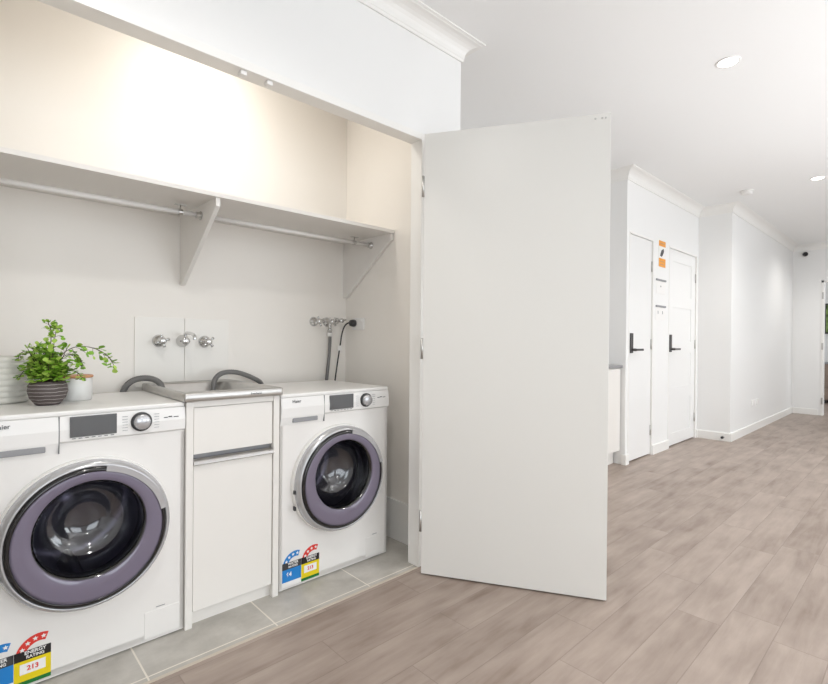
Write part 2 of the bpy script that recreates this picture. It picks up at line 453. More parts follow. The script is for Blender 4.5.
hall_door(3, 'white panelled hall door with dark lever handle beside the wall corner', D2[0], D2[1], True)
b = B()
for a, c in (D1, D2):
    box(b, a-.002, c+.002, YB-.003, YB+.05, DH-.004, DH+.012)
    box(b, a-.012, a+.001, YB-.003, YB+.05, 0, DH+.012); box(b, c-.001, c+.012, YB-.003, YB+.05, 0, DH+.012)
struct('trim_5', b, M['silver'] if 0 else M['trim'])
b = B()
for a, c in (D1, D2): box(b, a+.002, c-.002, YB+.07, YB+.09, 0, DH)
struct('trim_6', b, M['dark'])  # dark sheets behind the doors, colouring their gaps as shade

# ------------------------------------------------------------------ shelf, rail
sh = thing('wall_shelf', 'wide white shelf across the laundry niche on triangular brackets', 'shelf', (CX0, 2.04, 1.676))
w = CX1-CX0
bx('shelf_board', M['shelfm'], sh, .001, w-.001, 0, CYB-2.04, 0, .018, bev=.001)
def gusset(x):
    b = B(); prism(b, [(.012, 0), (CYB-2.04-.001, 0), (CYB-2.04-.001, -.332), (CYB-2.04-.03, -.332), (.012, -.035)], x, x+.018, 'yz'); obj('bracket', b, M['shelfm'], sh)
gusset(.795-CX0-.009); gusset(w-.0205)
rl = thing('hanging_rail', 'thin white hanging rail running under the long shelf', 'rail', (CX0, 2.224, 1.630))
b = B(); tube(b, [(.003, 0, 0), (.795-CX0-.011, 0, 0)], .0105, 16); tube(b, [(.795-CX0+.011, 0, 0), (w-.023, 0, 0)], .0105, 16); obj('rod', b, M['metalw'], rl)
for x, s in ((.795-CX0-.0095, -1), (.795-CX0+.0095, 1), (w-.0215, -1)):
    b = B(); lathe(b, [(0, 0), (.019, 0), (.019, s*.004), (.0145, s*.006), (.0145, s*.02), (.011, s*.02)], 24, 'x', (x, 0, 0)); obj('rod_socket', b, M['satin'], rl)
# second rail support hook near the middle bracket
for x in (.70-CX0, 1.62-CX0):
    b = B(); tube(b, [(x, .0, .030), (x, 0, -.002)], .003, 8); box(b, x-.022, x+.022, -.010, .010, .0295, .0315); lathe(b, [(.013, -.008), (.013, .008)], 20, 'x', (x, 0, 0)); obj('rail_hanger', b, M['satin'], rl)
# ball-catch strikes under the head
for x in (.745, .845):
    b = B(); box(b, x-.011, x+.011, YW+.004, YW+.03, OZ-.016, OZ-.0005, bev=.002)
    tag(obj('door_catch', b, M['plastic']), 'small white catch under the opening head, %s of the pair' % ('left' if x < .8 else 'right'), 'catch', 'door catches under the opening head')

# ------------------------------------------------------------------ washing machine
def plate_hole(bm, x0, x1, z0, z1, cx, cz, r, y0, y1, n=64):
    """front plate with a round hole"""
    def outer(a):
        dx, dz = math.cos(a), math.sin(a)
        ts = []
        if dx > 1e-9: ts.append((x1-cx)/dx)
        if dx < -1e-9: ts.append((x0-cx)/dx)
        if dz > 1e-9: ts.append((z1-cz)/dz)
        if dz < -1e-9: ts.append((z0-cz)/dz)
        t = min(ts); return cx+dx*t, cz+dz*t
    angs = sorted([2*PI*i/n for i in range(n)]+[math.atan2(z-cz, x-cx) % (2*PI) for x in (x0, x1) for z in (z0, z1)])
    def ring(y):
        return ([bm.verts.new((outer(a)[0], y, outer(a)[1])) for a in angs], [bm.verts.new((cx+r*math.cos(a), y, cz+r*math.sin(a))) for a in angs])
    o0, i0 = ring(y0); o1, i1 = ring(y1); k = len(angs)
    for i in range(k):
        j = (i+1) % k
        bm.faces.new((o0[i], o0[j], i0[j], i0[i])); bm.faces.new((o1[j], o1[i], i1[i], i1[j]))
        bm.faces.new((i0[i], i0[j], i1[j], i1[i])); bm.faces.new((o0[j], o0[i], o1[i], o1[j]))

def arc_strip(bm, cx, cz, r0, r1, a0, a1, y0, y1, n=24):
    pts = [(cx+r1*math.cos(a0+(a1-a0)*i/n), cz+r1*math.sin(a0+(a1-a0)*i/n)) for i in range(n+1)]
    pts += [(cx+r0*math.cos(a1-(a1-a0)*i/n), cz+r0*math.sin(a1-(a1-a0)*i/n)) for i in range(n+1)]
    A = [bm.verts.new((x, y0, z)) for x, z in pts]; C = [bm.verts.new((x, y1, z)) for x, z in pts]
    m = 2*n+2
    for i in range(n):
        bm.faces.new((A[i], A[i+1], A[m-2-i], A[m-1-i])); bm.faces.new((C[i], C[m-1-i], C[m-2-i], C[i+1]))
    for i in range(m):
        j = (i+1) % m; bm.faces.new((A[j], A[i], C[i], C[j]))

HW, DP, TOP = .2985, .52, .851
DC = .446  # centre height of the door
def washer(label, x0):
    t = thing('washing_machine', label, 'washing machine', (x0, 1.912, 0), 0, 'front loading washing machines')
    b = B()
    box(b, -HW, -HW+.012, .0, DP, .02, .74); box(b, HW-.012, HW, 0, DP, .02, .74); box(b, -HW, HW, DP-.012, DP, .02, .82); box(b, -HW, HW, 0, DP, .010, .03)
    plate_hole(b, -HW, HW, .006, .747, 0, DC, .195, 0, .012)
    box(b, -HW, HW, .012, DP, .74, .820)
    obj('cabinet', b, M['enamel'], t)
    SX = -.085
    b = B(); prism(b, [(.0, .7475), (-.010, .754), (-.012, .79), (-.006, .834), (.03, .834), (.03, .7475)], SX+.003, HW, 'yz')
    p = obj('control_panel', b, M['plastic'], t)
    b = B(); prism(b, [(.0, .716), (-.010, .75), (-.012, .79), (-.006, .834), (.03, .834), (.03, .716)], -HW, SX, 'yz')
    dr = obj('detergent_drawer', b, M['plastic'], t)
    b = B(); box(b, -.243, -.118, -.0112, .0, .725, .745, bev=.003); obj('drawer_grip', b, M['recess'], dr)
    text('brand_text', 'Haier', .019, M['text'], dr, (-.225, -.0108, .817), rot=(PI/2-.13, 0, 0), bold=.0001)
    b = B(); box(b, -HW, HW, -.006, DP, .834, TOP, bev=.006, seg=3); obj('lid', b, M['plastic'], t)
    b = B(); box(b, SX+.0002, SX+.0028, -.0095, 0, .716, .834); obj('panel_seam', b, M['seam'], t)
    b = B(); box(b, -.056, .076, -.0145, -.008, .764, .831, bev=.001); sc = obj('display', b, M['screen'], p)
    b = B()
    for k in range(7): box(b, -.050+k*.018, -.040+k*.018, -.0133, -.0105, .7590, .7605)
    obj('display_marks', b, M['text'], p)
    b = B(); lathe(b, [(.033, -.010), (.033, -.019), (.030, -.022), (.027, -.022)], 40, 'y', (.151, 0, .795)); k = obj('dial_ring', b, M['dark'], p)
    b = B(); lathe(b, [(.027, -.012), (.0255, -.032), (.023, -.035), (0, -.035)], 40, 'y', (.151, 0, .795)); obj('dial', b, M['silver'], p)
    for s in (-1, 1):
        b = B()
        for q in range(6): box(b, .151+s*.050-(.008), .151+s*.050+.008, -.0126, -.010, .769+q*.0095, .7702+q*.0095)
        obj('programme_marks', b, M['recess'], p)
    for xa, xb_, za, zb in ((.225, .237, .800, .8025), (.240, .252, .8015, .805), (.258, .274, .800, .8025)):
        b = B(); box(b, xa, xb_, -.0128, -.010, za, zb); obj('button_mark', b, M['text'], p)
    # porthole door: glass set a little above the middle of the ring
    UP = .022
    def shift(bm, ro=.206, ri=.158):
        for v in bm.verts:
            r = math.hypot(v.co.x, v.co.z-DC); v.co.z += UP*max(0, min(1, (ro-r)/(ro-ri)))
    b = B(); lathe(b, [(.239, 0), (.242, -.010), (.241, -.030), (.236, -.044), (.229, -.052), (.224, -.054), (.2225, -.050), (.222, 0)], 96, 'y', (0, 0, DC)); dd = obj('porthole_door', b, M['silver'], t)
    b = B(); lathe(b, [(.247, 0), (.2465, -.012), (.2445, -.020), (.2405, -.022), (.2405, 0)], 96, 'y', (0, 0, DC)); obj('door_surround', b, M['enamel'], dd)
    b = B(); lathe(b, [(.2219, -.02), (.2219, -.052), (.219, -.0575), (.212, -.060), (.2085, -.0595), (.208, -.02), (.2219, -.02)], 96, 'y', (0, 0, DC)); obj('black_rim', b, M['black'], dd)
    b = B(); lathe(b, [(.2079, -.050), (.2079, -.0585), (.200, -.0595), (.18, -.060), (.160, -.059), (.158, -.057), (.158, -.050), (.2079, -.050)], 96, 'y', (0, 0, DC)); shift(b); obj('smoked_ring', b, M['smoke'], dd)
    b = B(); lathe(b, [(.1579, -.0565), (.150, -.050), (.147, -.030), (.140, .02), (.126, .055), (.10, .072), (.075, .078), (.068, .088), (.03, .094), (0, .095)], 96, 'y', (0, 0, DC+UP)); obj('glass_bowl', b, M['glass'], dd)
    b = B(); lathe(b, [(.1578, -.050), (.1578, -.004), (.152, -.004), (.152, -.046)], 96, 'y', (0, 0, DC+UP)); obj('bowl_collar', b, M['black'], dd)
    b = B(); arc_strip(b, 0, DC, .2075, .2265, math.radians(12), math.radians(80), -.0625, -.052); obj('door_grip', b, M['silver'], dd)
    for z in (-.02, -.09):
        b = B(); box(b, -.2445, -.237, -.034, -.016, DC+z-.009, DC+z+.009, bev=.002); obj('door_hinge', b, M['dark'], dd)
    b = B(); lathe(b, [(.194, .002), (.194, .05), (.175, .055), (.172, .03), (.165, .03), (.165, .08), (.21, .09)], 64, 'y', (0, 0, DC)); obj('door_gasket', b, M['rubber'], t)
    b = B(); lathe(b, [(.21, .092), (.235, .10), (.235, .42), (.16, .43), (.15, .415), (.06, .415), (.05, .40), (0, .40)], 64, 'y', (0, 0, DC))
    for q in range(3):
        a = 2*PI*q/3+.5; c, s = math.cos(a), math.sin(a)
        P = [(.234, -.035), (.19, -.012), (.185, 0), (.19, .012), (.234, .035)]
        A = [b.verts.new((r*c-o_*s, .12, DC+r*s+o_*c)) for r, o_ in P]; C = [b.verts.new((r*c-o_*s, .40, DC+r*s+o_*c)) for r, o_ in P]
        for i in range(4): b.faces.new((A[i], A[i+1], C[i+1], C[i]))
        b.faces.new(A)
    obj('drum', b, M['drum'], t)
    # pump hatch
    b = B(); box(b, .168, .285, -.0014, .001, .014, .110, bev=.0008); h = obj('pump_hatch', b, M['enamel'], t)
    b = B(); box(b, .205, .235, -.0012, .0, .118, .1205); obj('hatch_mark', b, M['recess'], t)
    b = B(); box(b, -HW+.01, HW-.01, .012, .05, .001, .008); obj('plinth_shadow_gap', b, M['dark'], t)  # dark strip put in as the shade under the machine front
    for sx in (-1, 1):
        for y in (.06, .50):
            b = B(); lathe(b, [(0, .0005), (.022, .0005), (.022, .004), (.012, .006), (.012, .02), (0, .02)], 20, 'z', (sx*.25, y, 0)); obj('foot', b, M['dark'], t)
    # rating labels
    def lab(x, main, arc, kind):
        g = .0008
        b = B(); box(b, x, x+.0915, -g, -.0001, .015, .102); body = obj(kind+'_label', b, M['white'], t)
        b = B(); box(b, x, x+.0915, -g*1.5, -g, .027 if kind == 'energy' else .036, .092); obj('label_field', b, main, body)
        b = B(); box(b, x, x+.0915, -g*1.8, -g, .090, .119); obj('label_band', b, M['lblack'] if kind == 'energy' else M['text'], body)
        b = B(); arc_strip(b, x+.064, .100, .038, .062, math.radians(70), math.radians(168), -g*1.4, -.0001, 20); obj('star_arc', b, arc, body)
        for a in (80, 104, 128, 152):
            cx, cz = x+.064+.050*math.cos(math.radians(a)), .100+.050*math.sin(math.radians(a))
            b = B(); pts = [((.0075 if i % 2 == 0 else .0035)*math.cos(PI/2+i*PI/5)+cx, (.0075 if i % 2 == 0 else .0035)*math.sin(PI/2+i*PI/5)+cz) for i in range(10)]
            prism(b, pts, -g*2, -g*1.2); obj('star', b, M['white'], body)
        text('label_text', 'ENERGY' if kind == 'energy' else 'WATER', .0145, M['white'], body, (x+.052, -g*2, .1115), bold=.0003)
        text('label_text', 'RATING', .0125, M['white'], body, (x+.052, -g*2, .0985), bold=.0003)
        if kind == 'energy':
            b = B(); box(b, x+.014, x+.078, -g*2, -g*1.2, .048, .080); obj('value_box', b, M['white'], body)
            text('value_text', '213', .020, M['red'], body, (x+.046, -g*2.3, .064), bold=.0006)
            b = B(); box(b, x, x+.0915, -g*1.8, -g, .015, .027); obj('label_foot', b, M['green'], body)
        else:
            text('value_text', '64', .026, M['white'], body, (x+.032, -g*2.3, .066), bold=.0006)
    lab(-.284, M['blue'], M['blue'], 'water'); lab(-.1915, M['yellow'], M['red'], 'energy')
    return t
w1 = washer('white front loading washing machine with potted fern on top, nearer of the two', .323)
w2 = copy_tree(w1); w2.location.x = 1.3095
w2['label'] = 'white front loading washing machine with bare top, beside the open door'

# ------------------------------------------------------------------ laundry tub cabinet
tx0, tx1, ty = .6235, 1.0, 1.897
tb = thing('laundry_tub', 'stainless steel laundry tub on a white cabinet between the washing machines', 'laundry tub', ((tx0+tx1)/2, ty, 0))
hw = (tx1-tx0)/2; dp = .50; st = .026
for s in (-1, 1):
    a, c = sorted((s*hw, s*(hw-st))); bx('side_panel', M['lamin'], tb, a, c, 0, dp, 0, .850, bev=.0015)
bx('kickboard', M['lamin'], tb, -hw+st, hw-st, .03, .045, .0, .05)
bx('cabinet_back', M['lamin'], tb, -hw+st, hw-st, dp-.016, dp, .0, .80)
bx('top_rail', M['lamin'], tb, -hw+st, hw-st, .004, .02, .828, .850)
dr = bx('drawer_front', M['lamin'], tb, -hw+st+.003, hw-st-.003, .006, .022, .650, .826, bev=.0015)
dd = bx('cabinet_door', M['lamin'], tb, -hw+st+.003, hw-st-.003, .006, .022, .056, .612, bev=.0015)
b = B(); prism(b, [(.005, .610), (-.007, .610), (-.009, .613), (-.004, .622), (.012, .632), (.020, .634), (.022, .610)], -hw+st+.001, hw-st-.001, 'yz'); obj('chrome_grip', b, M['chrome'], tb)
b = B(); box(b, -hw+st, hw-st, .028, .034, .60, .66); obj('grip_recess', b, M['recess'], tb)  # grey strip stands for the shadow band above the chrome grip
# steel top with pressed basin
b = B()
X0, X1, Y0, Y1, ZT = -hw-.014, hw+.008, -.018, .55, .8845
ix0, ix1, iy0, iy1, bd = X0+.035, X1-.062, .075, .50, .70
def rr(x0, x1, y0, y1, r, z, n=6):
    out = []
    for cx, cy, a0 in ((x1-r, y1-r, 0), (x0+r, y1-r, PI/2), (x0+r, y0+r, PI), (x1-r, y0+r, 3*PI/2)):
        for i in range(n+1):
            a = a0+PI/2*i/n; out.append(b.verts.new((cx+r*math.cos(a), cy+r*math.sin(a), z)))
    return out
loops = [rr(X0+.002, X1-.002, Y0+.002, Y1, .006, ZT-.032), rr(X0, X1, Y0, Y1, .010, ZT-.030), rr(X0, X1, Y0, Y1, .010, ZT-.004), rr(X0+.004, X1-.004, Y0+.004, Y1-.004, .012, ZT), rr(X0+.014, X1-.014, Y0+.014, Y1-.014, .014, ZT-.003),
         rr(ix0-.008, ix1+.008, iy0-.008, iy1+.008, .045, ZT-.003), rr(ix0, ix1, iy0, iy1, .045, ZT-.010), rr(ix0+.008, ix1-.008, iy0+.008, iy1-.008, .05, bd+.03), rr(ix0+.03, ix1-.03, iy0+.03, iy1-.03, .05, bd)]
for A, C in zip(loops, loops[1:]):
    for i in range(len(A)):
        j = (i+1) % len(A); f = b.faces.new((A[i], A[j], C[j], C[i])); f.smooth = True
b.faces.new(loops[-1])
sk = obj('steel_sink', b, M['satin'], tb)
text('brand_text', 'Everhard', .0125, M['text'], sk, (.075, Y0-.001, ZT-.017))
b = B(); lathe(b, [(.03, bd+.002), (.024, bd+.003), (.0, bd+.001)], 24, 'z', ((ix0+ix1)/2, (iy0+iy1)/2, 0)); obj('drain', b, M['chrome'], sk)
# two-tile splashback
sb = thing('splashback', 'pale glossy tile splashback behind the steel tub', 'splashback', (.592, CYB-.006, .86))
bx('tile', M['splash'], sb, 0, .2155, 0, .006, .0, .325, bev=.001); bx('tile', M['splash'], sb, .2175, .433, 0, .006, .0, .325, bev=.001)

# ------------------------------------------------------------------ taps (mounted on the back wall, pointing to -y)
def cross_tap(name, label, x, z, y0, spindle=.045, group=None, rot=.3, k=1.0):
    t = thing(name, label, 'tap', (x, y0, z), 0, group)
    b = B(); lathe(b, [(.030*k, 0), (.029*k, -.006), (.020*k, -.014), (.012, -.018), (.012, -spindle), (0, -spindle)], 28, 'y'); obj('flange', b, M['chrome'], t)
    b = B(); lathe(b, [(.0, -spindle), (.015, -spindle), (.017, -spindle-.01), (.015, -spindle-.022), (.009, -spindle-.026), (0, -spindle-.026)], 24, 'y')
    for q in range(4):
        a = rot+q*PI/2; c, s = math.cos(a), math.sin(a); y = -spindle-.012
        tube(b, [(0, y, 0), (.020*c, y, .020*s), (.030*c, y, .030*s)], lambda i: (.0065, .0055, .0075)[i], 12)
    obj('cross_handle', b, M['chrome'], t); return t
yb = CYB-.006
cross_tap('wall_tap', 'chrome cross-handle tap left of the spout over the steel tub', .694, 1.075, yb, group='chrome taps over the tub')
cross_tap('wall_tap', 'chrome cross-handle tap right of the spout over the steel tub', .903, 1.072, yb, group='chrome taps over the tub', rot=.7)
sp = thing('tap_spout', 'chrome swivel spout between two cross-handle taps over the tub', 'spout', (.799, yb, 1.075))
b = B(); lathe(b, [(.030, 0), (.029, -.008), (.022, -.018), (.019, -.05), (.012, -.056), (0, -.056)], 28, 'y'); tube(b, [(0, -.035, .0), (0, -.035, .030)], .011, 16); obj('flange', b, M['chrome'], sp)
b = B(); tube(b, catmull([(0, -.035, .022), (0, -.045, .036), (0, -.08, .038), (.0, -.14, .032), (0, -.165, .022), (0, -.168, .006)], 6), .008, 14); obj('spout_arm', b, M['chrome'], sp)
for i, x in enumerate((1.532, 1.622)):
    t = cross_tap('washer_tap', 'chrome washing machine tap on the wall, %s' % ('left of the pair above the far machine' if not i else 'right of the pair, with hose attached'), x, 1.193, CYB, .05, 'washing machine taps', .4+.4*i, .95)
    if not i: continue
    b = B(); tube(b, [(0, -.03, 0), (0, -.034, -.03), (0, -.034, -.045)], .009, 14); lathe(b, [(.014, -.045), (.014, -.062), (.008, -.064)], 18, 'z', (0, -.034, 0)); obj('outlet_nozzle', b, M['chrome'], t)
# small stop tap between
t = thing('isolation_valve', 'small chrome valve between the taps and the power point', 'valve', (1.690, CYB, 1.202))
b = B(); lathe(b, [(.020, 0), (.019, -.006), (.010, -.012), (.010, -.05), (.013, -.052), (.013, -.066), (0, -.068)], 20, 'y'); obj('valve_body', b, M['chrome'], t)
b = B(); tube(b, [(0, -.058, 0), (.03, -.06, .006)], .0055, 10); obj('valve_lever', b, M['chrome'], t)

def ribbed(bm, pts, r, n=14):
    P = catmull(pts, 10); tube(bm, P, lambda i: r*(1.0 if i % 2 else .93), n)
# hoses
ib = thing('inlet_hose', 'grey inlet hose hanging from the right washer tap', 'hose', (1.622, CYB-.034, 1.131))
b = B(); tube(b, catmull([(0, 0, 0), (.0, -.002, -.06), (-.006, .0, -.16), (-.018, .0, -.27), (-.028, .004, -.40)], 8), .0095, 14); obj('hose_body', b, M['hose'], ib)
b = B(); lathe(b, [(.015, -.002), (.0155, -.022), (.011, -.025)], 20, 'z'); obj('hose_nut', b, M['plastic'], ib)
b = B(); ribbed(b, [(.535, 2.47, .70), (.538, 2.47, .82), (.548, 2.462, .866), (.570, 2.45, .893), (.600, 2.435, .906), (.635, 2.41, .906), (.660, 2.38, .892), (.672, 2.36, .86), (.675, 2.34, .76)], .0135)
tag(obj('drain_hose', b, M['hose']), 'grey drain hose arching into the left corner of the tub', 'hose', 'grey drain hoses')
b = B(); ribbed(b, [(.890, 2.345, .76), (.895, 2.355, .85), (.912, 2.375, .892), (.948, 2.395, .916), (1.0, 2.41, .922), (1.06, 2.425, .912), (1.13, 2.44, .885), (1.185, 2.462, .855), (1.205, 2.475, .81), (1.21, 2.475, .72)], .0125)
tag(obj('drain_hose', b, M['hose']), 'grey drain hose arching over the right rim of the tub', 'hose', 'grey drain hoses')

# power point on the right wall + plug and cord
po = thing('power_point', 'white power point on the laundry side wall with black plug', 'power outlet', (CX1, 2.362, 1.183))
b = B(); box(b, -.009, 0, -.058, .058, -.036, .036, bev=.003); obj('cover_plate', b, M['plastic'], po)
b = B(); box(b, -.013, -.008, -.040, -.026, .012, .026, bev=.002); obj('rocker_switch', b, M['white'], po)
pc = thing('appliance_cable', 'black power cord with round plug looping down behind the far machine', 'cable', (CX1-.009, 2.395, 1.188))
b = B(); lathe(b, [(0, 0), (.021, 0), (.022, -.012), (.018, -.030), (.0, -.034)], 24, 'x'); obj('plug', b, M['dark'], pc)
b = B(); tube(b, catmull([(-.028, 0, 0), (-.036, .02, -.001), (-.045, .042, -.022), (-.056, .052, -.07), (-.066, .053, -.132), (-.084, .053, -.234), (-.100, .055, -.347), (-.104, .06, -.42)], 8), .0042, 10); obj('cord', b, M['cord'], pc)
b = B(); box(b, -.088, -.060, .046, .048, -.165, -.135); box(b, -.078, -.062, .047, .060, -.156, -.144); obj('cord_tag', b, M['white'], pc)

# ------------------------------------------------------------------ fern, pots
LIDZ = TOP
fx, fy = .235, 2.128
pf = thing('potted_fern', 'bright green fern in dark ribbed bowl on the nearer washing machine', 'potted plant', (fx, fy, LIDZ))
b = B(); lathe(b, [(0, .0), (.032, .0), (.038, .005), (.053, .026), (.0585, .048), (.056, .070), (.0505, .083), (.047, .083), (.050, .072), (.050, .05), (.0, .04)], 48); obj('bowl', b, M['pot'], pf)
b = B(); lathe(b, [(.0498, .066), (.03, .073), (0, .076)], 32); obj('soil', b, M['soil'], pf)
def leaflet(bm, p, d, up, s, mi):
    d = d.normalized(); side = d.cross(up)
    if side.length < 1e-3: side = Vector((1, 0, 0))
    side.normalize(); n = side.cross(d)
    pts = [(0, 0, 0), (.35, .40, .05), (.70, .50, .0), (.92, .28, -.04), (1.0, 0, -.06), (.92, -.28, -.04), (.70, -.50, .0), (.35, -.40, .05)]
    vs = [bm.verts.new(p+s*(x*d+y*side+(z-abs(y)*.18)*n)) for x, y, z in pts]
    c = bm.verts.new(p+s*(.55*d+.06*n))
    for i in range(8):
        f = bm.faces.new((c, vs[i], vs[(i+1) % 8])); f.material_index = mi; f.smooth = True
def frond(pts, nb, blen, ls, light=.3, bare=.2):
    b = B(); P = catmull(pts, 8); N = len(P)-1
    tube(b, P, .0011, 5, 2, False)
    for k in range(nb):
        u = bare+(1-bare)*(k+.5)/nb; i = min(int(u*N), N-1); p = P[i].lerp(P[i+1], u*N-i)
        t = (P[i+1]-P[i]).normalized(); s = 1 if k % 2 else -1
        side = t.cross(Vector((0, 0, 1))); side = side.normalized() if side.length > .05 else Vector((.74, -.67, 0))
        side = (Matrix.Rotation(random.uniform(-1.2, 1.2), 3, t) @ side)
        d = (side*s+t*.8+Vector((0, 0, random.uniform(-.3, .2)))).normalized()
        L = blen*(1-.55*u)*random.uniform(.75, 1.2)
        q = [p, p+d*L*.5, p+d*L+Vector((0, 0, -.25*L))]; tube(b, q, .0006, 4, 2, False)
        nl = max(2, int(L/ls*1.6))
        for j in range(nl):
            v = (j+1)/nl; c = q[0].lerp(q[1], v*2) if v < .5 else q[1].lerp(q[2], v*2-1)
            dd = (d+Vector((random.uniform(-.9, .9), random.uniform(-.9, .9), random.uniform(-.6, .6))))
            leaflet(b, c, dd, Vector((random.uniform(-.5, .5), random.uniform(-.5, .5), 1)), ls*random.uniform(.75, 1.25), 1 if random.random() < light else 0)
    leaflet(b, P[-1], P[-1]-P[-2], Vector((0, 0, 1)), ls, 1)
    return obj('frond', b, [M['leaf'], M['leaf2'], M['stem']], pf)
IR = Vector((.73, -.684, 0)); IF = Vector((.684, .73, 0))
def fp(r, f, z): return IR*r*.92+IF*f*.9+Vector((0, 0, z*.955-.004))
for k in range(34):
    r = random.uniform(-.050, .068); f = random.uniform(-.06, .06); hgt = random.uniform(.12, .235)
    o0 = fp(r*.25, f*.25, .080)
    frond([o0, fp(r*.6, f*.6, .08+(hgt-.08)*.55), fp(r*1.0, f*1.0, hgt)], 10, .034, .0175, .42, .12)
for k in range(16):  # lower skirt of leaves
    a = random.uniform(0, 2*PI); R = random.uniform(.030, .050)
    frond([fp(0, 0, .082), fp(R*.6*math.cos(a), R*.6*math.sin(a), .13), fp(R*math.cos(a), R*math.sin(a), random.uniform(.105, .15))], 8, .030, .017, .4, .15)
frond([fp(0, 0, .08), fp(.0, .01, .20), fp(.004, .01, .27), fp(.0, .0, .305)], 12, .045, .014, .6, .5)
frond([fp(.01, 0, .08), fp(.012, .01, .20), fp(.02, .01, .26), fp(.035, .0, .285)], 10, .035, .014, .6, .5)
frond([fp(.02, 0, .08), fp(.055, -.01, .18), fp(.12, -.02, .218), (fp(.19, -.03, .214)), fp(.24, -.03, .19), fp(.268, -.03, .155)], 17, .036, .0175, .3, .28)
frond([fp(.02, 0, .08), fp(.05, -.01, .165), fp(.095, -.02, .19), fp(.13, -.02, .178), fp(.148, -.02, .150)], 10, .028, .014, .3, .4)
frond([fp(.02, 0, .08), fp(.06, -.01, .13), fp(.10, -.02, .135), fp(.13, -.02, .12), fp(.142, -.02, .105)], 8, .022, .013, .2, .5)
frond([fp(-.01, 0, .08), fp(-.03, -.01, .17), fp(-.07, -.01, .20), fp(-.10, -.01, .19), fp(-.113, 0, .172)], 9, .018, .011, .4, .45)
frond([fp(-.01, 0, .08), fp(-.05, -.01, .13), fp(-.085, -.01, .125), fp(-.10, -.01, .105)], 7, .018, .013, .2, .45)

cn = thing('lidded_canister', 'white ceramic canister with timber lid behind the fern bowl', 'canister', (.332, 2.225, LIDZ))
b = B(); lathe(b, [(0, 0), (.048, 0), (.052, .004), (.052, .083), (.049, .085), (.0, .085)], 48); obj('canister_body', b, M['ceramic'], cn)
b = B(); lathe(b, [(0, .0855), (.053, .0855), (.055, .088), (.055, .092), (.052, .0945), (0, .0945)], 48); obj('lid', b, M['woodlid'], cn)
vs = thing('woven_vase', 'squat cream vessel with woven grid texture at the left edge', 'vase', (.112, 2.305, LIDZ))
b = B(); prof = [(0, 0), (.078, 0)]
for k in range(8):
    z = .004+k*.0200; R = .088+.008*math.sin(PI*min(1, (k+.5)/8))
    prof += [(R-.003, z), (R, z+.004), (R, z+.015), (R-.003, z+.0190)]
prof += [(.086, .166), (.082, .164), (.078, .02), (0, .015)]
lathe(b, prof, 64)
for v in b.verts:
    a = math.atan2(v.co.y, v.co.x); i = round(a/(2*PI/64)) % 4
    if i == 0 and v.co.xy.length > .082: v.co.x *= .968; v.co.y *= .968
obj('vase_body', b, M['cream'], vs)

# ------------------------------------------------------------------ nook bench
kc = thing('base_cabinet', 'white base cabinet under the grey bench, seen past the open door', 'cabinet', (NX0, 1.912, 0))
w = NX1-NX0
bx('carcass', M['lamin'], kc, .016, w-.016, .02, .565, .12, .860)
bx('kickboard', M['lamin'], kc, .016, w-.016, .06, .075, 0, .12)
n = 5; dw = (w-.032)/n
for k in range(n):
    dd = bx('cabinet_door', M['lamin'], kc, .016+k*dw+.002, .016+(k+1)*dw-.002, 0, .018, .125, .855, bev=.001)
bn = bx('benchtop', M['bench'], None, NX0+.001, NX1-.001, 1.898, NYB-.001, .862, .884, bev=.002)
tag(bn, 'thin grey stone benchtop running into the nook behind the door', 'benchtop')

# ------------------------------------------------------------------ wall items between the hall doors
sg = thing('wall_sign', 'orange and white notice high on the wall between the hall doors', 'sign', (5.13, YB, 1.968))
bx('sign_board', M['white'], sg, -.085, .085, -.004, 0, -.13, .13, bev=.001)
bx('orange_header', M['orange'], sg, -.084, .084, -.0055, -.004, .075, .129); bx('orange_footer', M['orange'], sg, -.084, .084, -.0055, -.004, -.129, -.045)
b = B(); prism(b, [(-.055, -.02), (-.02, .035), (.03, .055), (.045, .03), (.01, -.012), (-.02, -.030)], -.0055, -.004); obj('emblem', b, M['dark'], sg)
for z in (-.075, -.105):
    bx('printed_line', M['red'] if 0 else M['woodlid'], sg, -.06, .06, -.0062, -.0055, z-.004, z+.004)
bx('printed_line', M['woodlid'], sg, -.06, .06, -.0062, -.0055, .097, .107)
for i, z in enumerate((1.70, 1.44)):
    t = thing('notice_holder', '%s white notice with grey top clip between the hall doors' % ('upper' if i == 0 else 'lower'), 'notice', (5.105, YB, z), 0, 'clipped notices between the doors')
    bx('notice_sheet', M['white'], t, -.115, .115, -.003, 0, -.13, .0)
    bx('clip_bar', M['recess'], t, -.122, .122, -.012, 0, -.004, .014, bev=.002)
    if i == 0: b = B(); lathe(b, [(0, -.004), (.009, -.004), (.009, -.003)], 16, 'y', (.0, 0, -.055)); obj('printed_dot', b, M['recess'], t)
    else:
        for x in (-.065, .05): bx('printed_mark', M['recess'], t, x-.006, x+.006, -.004, -.003, -.07, -.04)
b = B(); box(b, -.06, .06, -.009, 0, -.037, .037, bev=.003)
for i, x in enumerate((7.20, 7.42)):
    po = thing('power_point', 'white power point low on the hall wall, %s of the pair' % ('left' if not i else 'right'), 'power outlet', (x, YD, .35), 0, 'power points low on the hall wall')
    q = b.copy(); obj('cover_plate', q, M['white'], po)
    bx('rocker_switch', M['plastic'], po, -.035, -.02, -.012, -.008, .008, .024, bev=.002)
b.free()
ds = thing('door_stop', 'small dark-tipped door stop on the skirting by the corner', 'door stop', (RX-.014, 1.60, .045))
b = B(); lathe(b, [(.014, 0), (.013, -.006), (.008, -.01), (.008, -.045)], 16, 'x'); obj('stem', b, M['satin'], ds)
b = B(); lathe(b, [(.014, -.042), (.014, -.058), (0, -.06)], 16, 'x'); obj('rubber_tip', b, M['dark'], ds)
